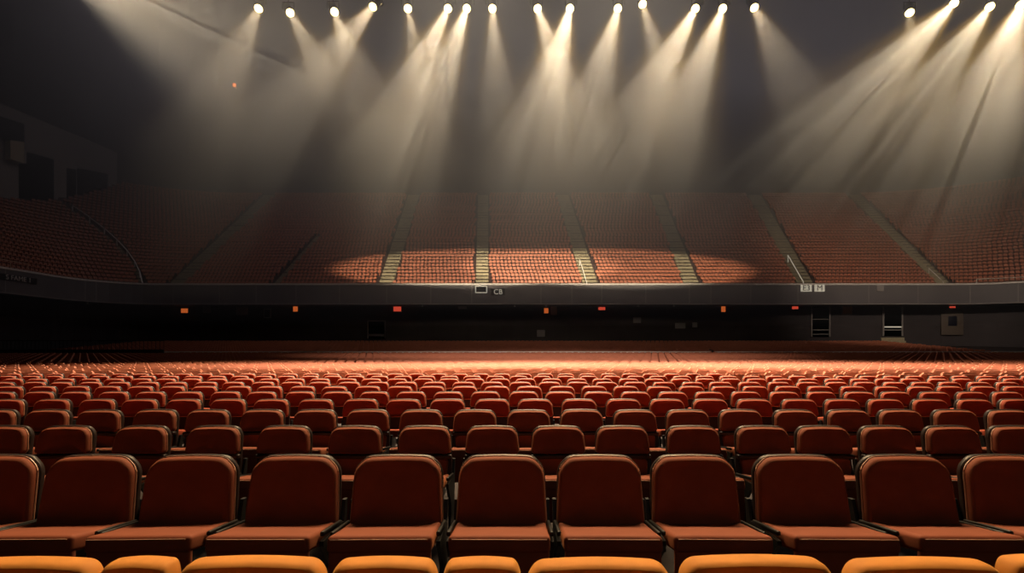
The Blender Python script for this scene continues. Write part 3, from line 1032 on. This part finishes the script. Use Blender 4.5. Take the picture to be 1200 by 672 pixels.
TRZ = PZ(8, RIG) + 2.0
for i, (px, py, tx, pw, ang, lab) in enumerate(LAMPS):
    P = Vector((PX(px, RIG), RIG, PZ(py, RIG)))
    T = Vector((PX(tx, TD), TD, PZ(220, TD)))
    d = (T - P).normalized()
    ld = bpy.data.lights.new('stage_beam', 'SPOT')
    ld.energy = P0 * pw
    ld.color = (1.0, 0.84, 0.60)
    ld.spot_size = R(ang * (0.66 if ang < 35 else 1.0))
    ld.spot_blend = 0.6 if ang < 35 else 1.0
    ld.shadow_soft_size = 0.03
    lo = bpy.data.objects.new('stage_beam', ld)
    C.objects.link(lo)
    lo.location = P - d * 1.3
    v = (P + T - Vector((0, 0, 2 * EYE))).normalized()          # roll: pattern slots stand edge-on to the hall's axis
    ay = (v - d * v.dot(d)).normalized()
    az = -d
    ax = ay.cross(az)
    lo.rotation_euler = Matrix((ax, ay, az)).transposed().to_euler()
    if pw > 0.7:
        lamp_gobo(ld, i)
    sd = bpy.data.lights.new('stage_spill', 'SPOT')       # yellow fringe of the lamp's field
    sd.energy = P0 * pw * 0.24 + 500
    sd.color = (1.0, 0.58, 0.12)
    sd.spot_size = R(ang * 0.62 + 9)
    sd.spot_blend = 1.0
    sd.shadow_soft_size = 0.05
    so = bpy.data.objects.new('stage_spill', sd)
    C.objects.link(so)
    so.location = lo.location + d * 0.05
    so.rotation_euler = lo.rotation_euler
    if lab.startswith('out'):
        continue
    r = empty('stage_lamp', (P.x, P.y, P.z))
    q = (-d).to_track_quat('Z', 'Y').to_matrix().to_4x4()
    body = lathe('lamp_body', [(0.02, 0.315), (-0.03, 0.325), (0.0, 0.35), (0.25, 0.35), (1.3, 0.31), (1.55, 0.20), (1.6, 0.06), (1.55, 0.05), (1.52, 0.18), (1.28, 0.29), (0.3, 0.315)], closed=True)
    body.transform(q)
    new_obj('lamp_body', body, M['can'], r)
    ln = lathe('lens', [(-0.035, 0.02), (-0.03, 0.2), (-0.005, 0.305)])
    ln.transform(q)
    new_obj('lens', ln, M['lens'], r)
    up = TRZ - P.z
    V, Fc = [], []
    c = q @ Vector((0, 0, 0.7))
    add_tube(V, Fc, [(c.x - .46, c.y, c.z), (c.x - .46, c.y, c.z + .55), (c.x + .46, c.y, c.z + .55), (c.x + .46, c.y, c.z)], 0.04, 6)
    new_obj('yoke', mesh_from('yoke', V, Fc), M['can'], r)
    new_obj('hanger', tube_mesh('hanger', [(c.x, c.y, c.z + .55), (c.x * .3, .3, up - .1)], 0.035, 6), M['can'], r)
    tag(r, 'lit yellow stage ' + lab, 'stage lamp', 'stage lamps under the ceiling')
# second small lens beside lamp at column 440
r = empty('stage_lamp', (PX(444, 41.4), 41.4, PZ(2, 41.4)))
q = Vector((0.1, 0.9, 0.45)).to_track_quat('Z', 'Y').to_matrix().to_4x4()
for nm, pf, m in (('lamp_body', [(0.0, 0.30), (0.2, 0.32), (0.6, 0.26), (0.8, 0.1)], 'can'), ('lens', [(-0.03, 0.05), (-0.02, 0.2), (0.01, 0.28), (0.02, 0.28)], 'lens')):
    me = lathe(nm, pf); me.transform(q); new_obj(nm, me, M[m], r)
new_obj('hanger', tube_mesh('hanger', [(0, .35, .2), (0, .35, TRZ - r.location.z - .1)], 0.035, 6), M['can'], r)
tag(r, 'lit greenish-yellow stage lamp hung high, touching the streaked beam lamp', 'stage lamp', 'stage lamps under the ceiling')
# truss that carries the lamps
t = empty('lighting_truss', (0, RIG + .35, TRZ))
for dy, dz in ((-.25, 0), (.25, 0), (0, .45)):
    new_obj('chord', tube_mesh('chord', [(-48, dy, dz), (48, dy, dz)], 0.05, 6), M['can'], t)
V, Fc = [], []
for i in range(96):
    x = -48 + i
    for a, b in (((x, -.25, 0), (x + .5, 0, .45)), ((x + .5, 0, .45), (x + 1, -.25, 0)), ((x, .25, 0), (x + .5, 0, .45)), ((x + .5, 0, .45), (x + 1, .25, 0)), ((x, -.25, 0), (x + 1, .25, 0))):
        add_tube(V, Fc, [a, b], 0.025, 4)
new_obj('lattice', mesh_from('lattice', V, Fc), M['can'], t)
for x in (-40, -13, 13, 40):
    new_obj('cable', tube_mesh('cable', [(x, 0, .45), (x, 0, 62 - TRZ)], 0.03, 5), M['can'], t)
tag(t, 'black lattice truss across the ceiling above the row of lamps', 'truss')


# ------------------------------------------------------------------ haze below the ceiling
m = bpy.data.materials.new('theatre_haze')
m.use_nodes = True
nt = m.node_tree
nt.nodes.remove(nt.nodes['Principled BSDF'])
vs = nt.nodes.new('ShaderNodeVolumeScatter')
vs.inputs['Color'].default_value = (0.97, 0.97, 1.0, 1)
vs.inputs['Anisotropy'].default_value = 0.5
ge = nt.nodes.new('ShaderNodeNewGeometry')
sx = nt.nodes.new('ShaderNodeSeparateXYZ')
nt.links.new(ge.outputs['Position'], sx.inputs[0])
mr = nt.nodes.new('ShaderNodeMapRange')
mr.interpolation_type = 'SMOOTHSTEP'
mr.inputs[1].default_value = 6.0
mr.inputs[2].default_value = 25.0
mr.inputs[3].default_value = 0.0065
mr.inputs[4].default_value = 0.020
nt.links.new(sx.outputs['Z'], mr.inputs[0])
nt.links.new(mr.outputs[0], vs.inputs['Density'])
nt.links.new(vs.outputs[0], nt.nodes['Material Output'].inputs['Volume'])
o = new_obj('haze', box_mesh('haze', (0, 57.5, 22), (148, 61, 35)), m, smooth=False)
tag(o, 'pale haze hanging under the ceiling and drifting before the balcony', 'haze', kind='stuff')


# ------------------------------------------------------------------ house lights and added fills
def spot(loc, target, power, ang, col, blend=0.4, soft=0.3, name='house_spot'):
    ld = bpy.data.lights.new(name, 'SPOT')
    ld.energy = power
    ld.color = col
    ld.spot_size = R(ang)
    ld.spot_blend = blend
    ld.shadow_soft_size = soft
    o = bpy.data.objects.new(name, ld)
    C.objects.link(o)
    o.location = loc
    o.rotation_euler = (Vector(target) - Vector(loc)).to_track_quat('-Z', 'Y').to_euler()
    return o


def area(loc, target, power, sx, sy, col, spread=180, name='ambient_fill'):
    ld = bpy.data.lights.new(name, 'AREA')
    ld.shape = 'RECTANGLE'
    ld.size, ld.size_y = sx, sy
    ld.energy = power
    ld.color = col
    ld.spread = R(spread)
    o = bpy.data.objects.new(name, ld)
    C.objects.link(o)
    o.location = loc
    o.rotation_euler = (Vector(target) - Vector(loc)).to_track_quat('-Z', 'Y').to_euler()
    return o


# pools on the lower balcony rows, from lamps over the stage
for x, pw, wd in ((-4, 1.0, 44), (11, 1.0, 44)):
    o = spot((x * 0.4, 17, 24), (x, 63.6, 12.5), 190000 * pw, wd, (1.0, 0.83, 0.60), 0.3)
    o.scale = (1.0, 0.20, 1.0)                        # barn doors closed to a wide slot
# dull wash on the right end of the balcony
spot((25, 12, 26), (52, 66, 15), 62000, 42, (1.0, 0.80, 0.62), 0.9)
# pool on the far floor rows
for x, pw in ((-4, 1.0), (6, 1.1), (14, .7)):         # slot of light across the furthest level rows
    o = spot((x * 0.5, 5, 21), (x, 22.6, 0.5), 74000 * pw, 48, (1.0, 0.88, 0.76), 1.0)
    o.scale = (1.0, 0.50, 1.0)
for x, pw in ((-10, 0.6), (2, 1.15), (14, 0.65), (26, .3)):
    spot((x, 17, 24), (x, 17.0, 0.5), 115000 * pw, 62, (1.0, 0.80, 0.55), 1.0)
o = spot((3, 12, 21), (3, 37, 0.8), 38000, 70, (1.0, 0.82, 0.68), 0.9)
o.scale = (1.0, 0.35, 1.0)
# added ambient fill: a huge unseen panel up high, for even light in the haze
area((2, 54, 38), (2, 54, 0), 2700, 92, 34, (1.0, 0.87, 0.93))
# unseen area lights, added: backlight for the first rows, narrow strip for the bottom row
area((1, 12.0, 15), (0.3, 3.2, 0.5), 1300, 12, 1.5, (1.0, 0.70, 0.38), 90, 'backlight_fill')
area((0.4, 5.2, 9.0), (0.4, 1.8, 0.6), 6.5, 5, 0.3, (1.0, 0.74, 0.40), 10, 'bottom_row_fill')
# unseen fill added on the stage side to lift the dark seat backs
area((2, -6, 7), (1.5, 4, 0.6), 9, 6, 1.5, (1.0, 0.97, 0.88), 120, 'front_fill')

w = bpy.data.worlds.new('World')
S.world = w
w.use_nodes = True
w.node_tree.nodes['Background'].inputs[0].default_value = (0.012, 0.010, 0.010, 1)
w.node_tree.nodes['Background'].inputs[1].default_value = 1.0

# ------------------------------------------------------------------ camera and settings
cd = bpy.data.cameras.new('Camera')
cd.sensor_fit = 'HORIZONTAL'
cd.sensor_width = 36
cd.lens = F / 1200 * 36
cd.shift_y = (HY - 336) / 1200
cd.clip_end = 500
co = bpy.data.objects.new('Camera', cd)
C.objects.link(co)
co.location = (0, 0, EYE)
co.rotation_euler = (R(90), 0, 0)
S.camera = co
S.view_settings.view_transform = 'Standard'
S.view_settings.look = 'None'
S.view_settings.gamma = 1
S.view_settings.use_curve_mapping = False
S.view_settings.exposure = 0.0
cy = S.cycles
cy.use_denoising = True
cy.max_bounces = 4
cy.diffuse_bounces = 2
cy.glossy_bounces = 2
cy.volume_bounces = 0
cy.caustics_reflective = False
cy.caustics_refractive = False
cy.volume_step_rate = 1.0
cy.sample_clamp_indirect = 4
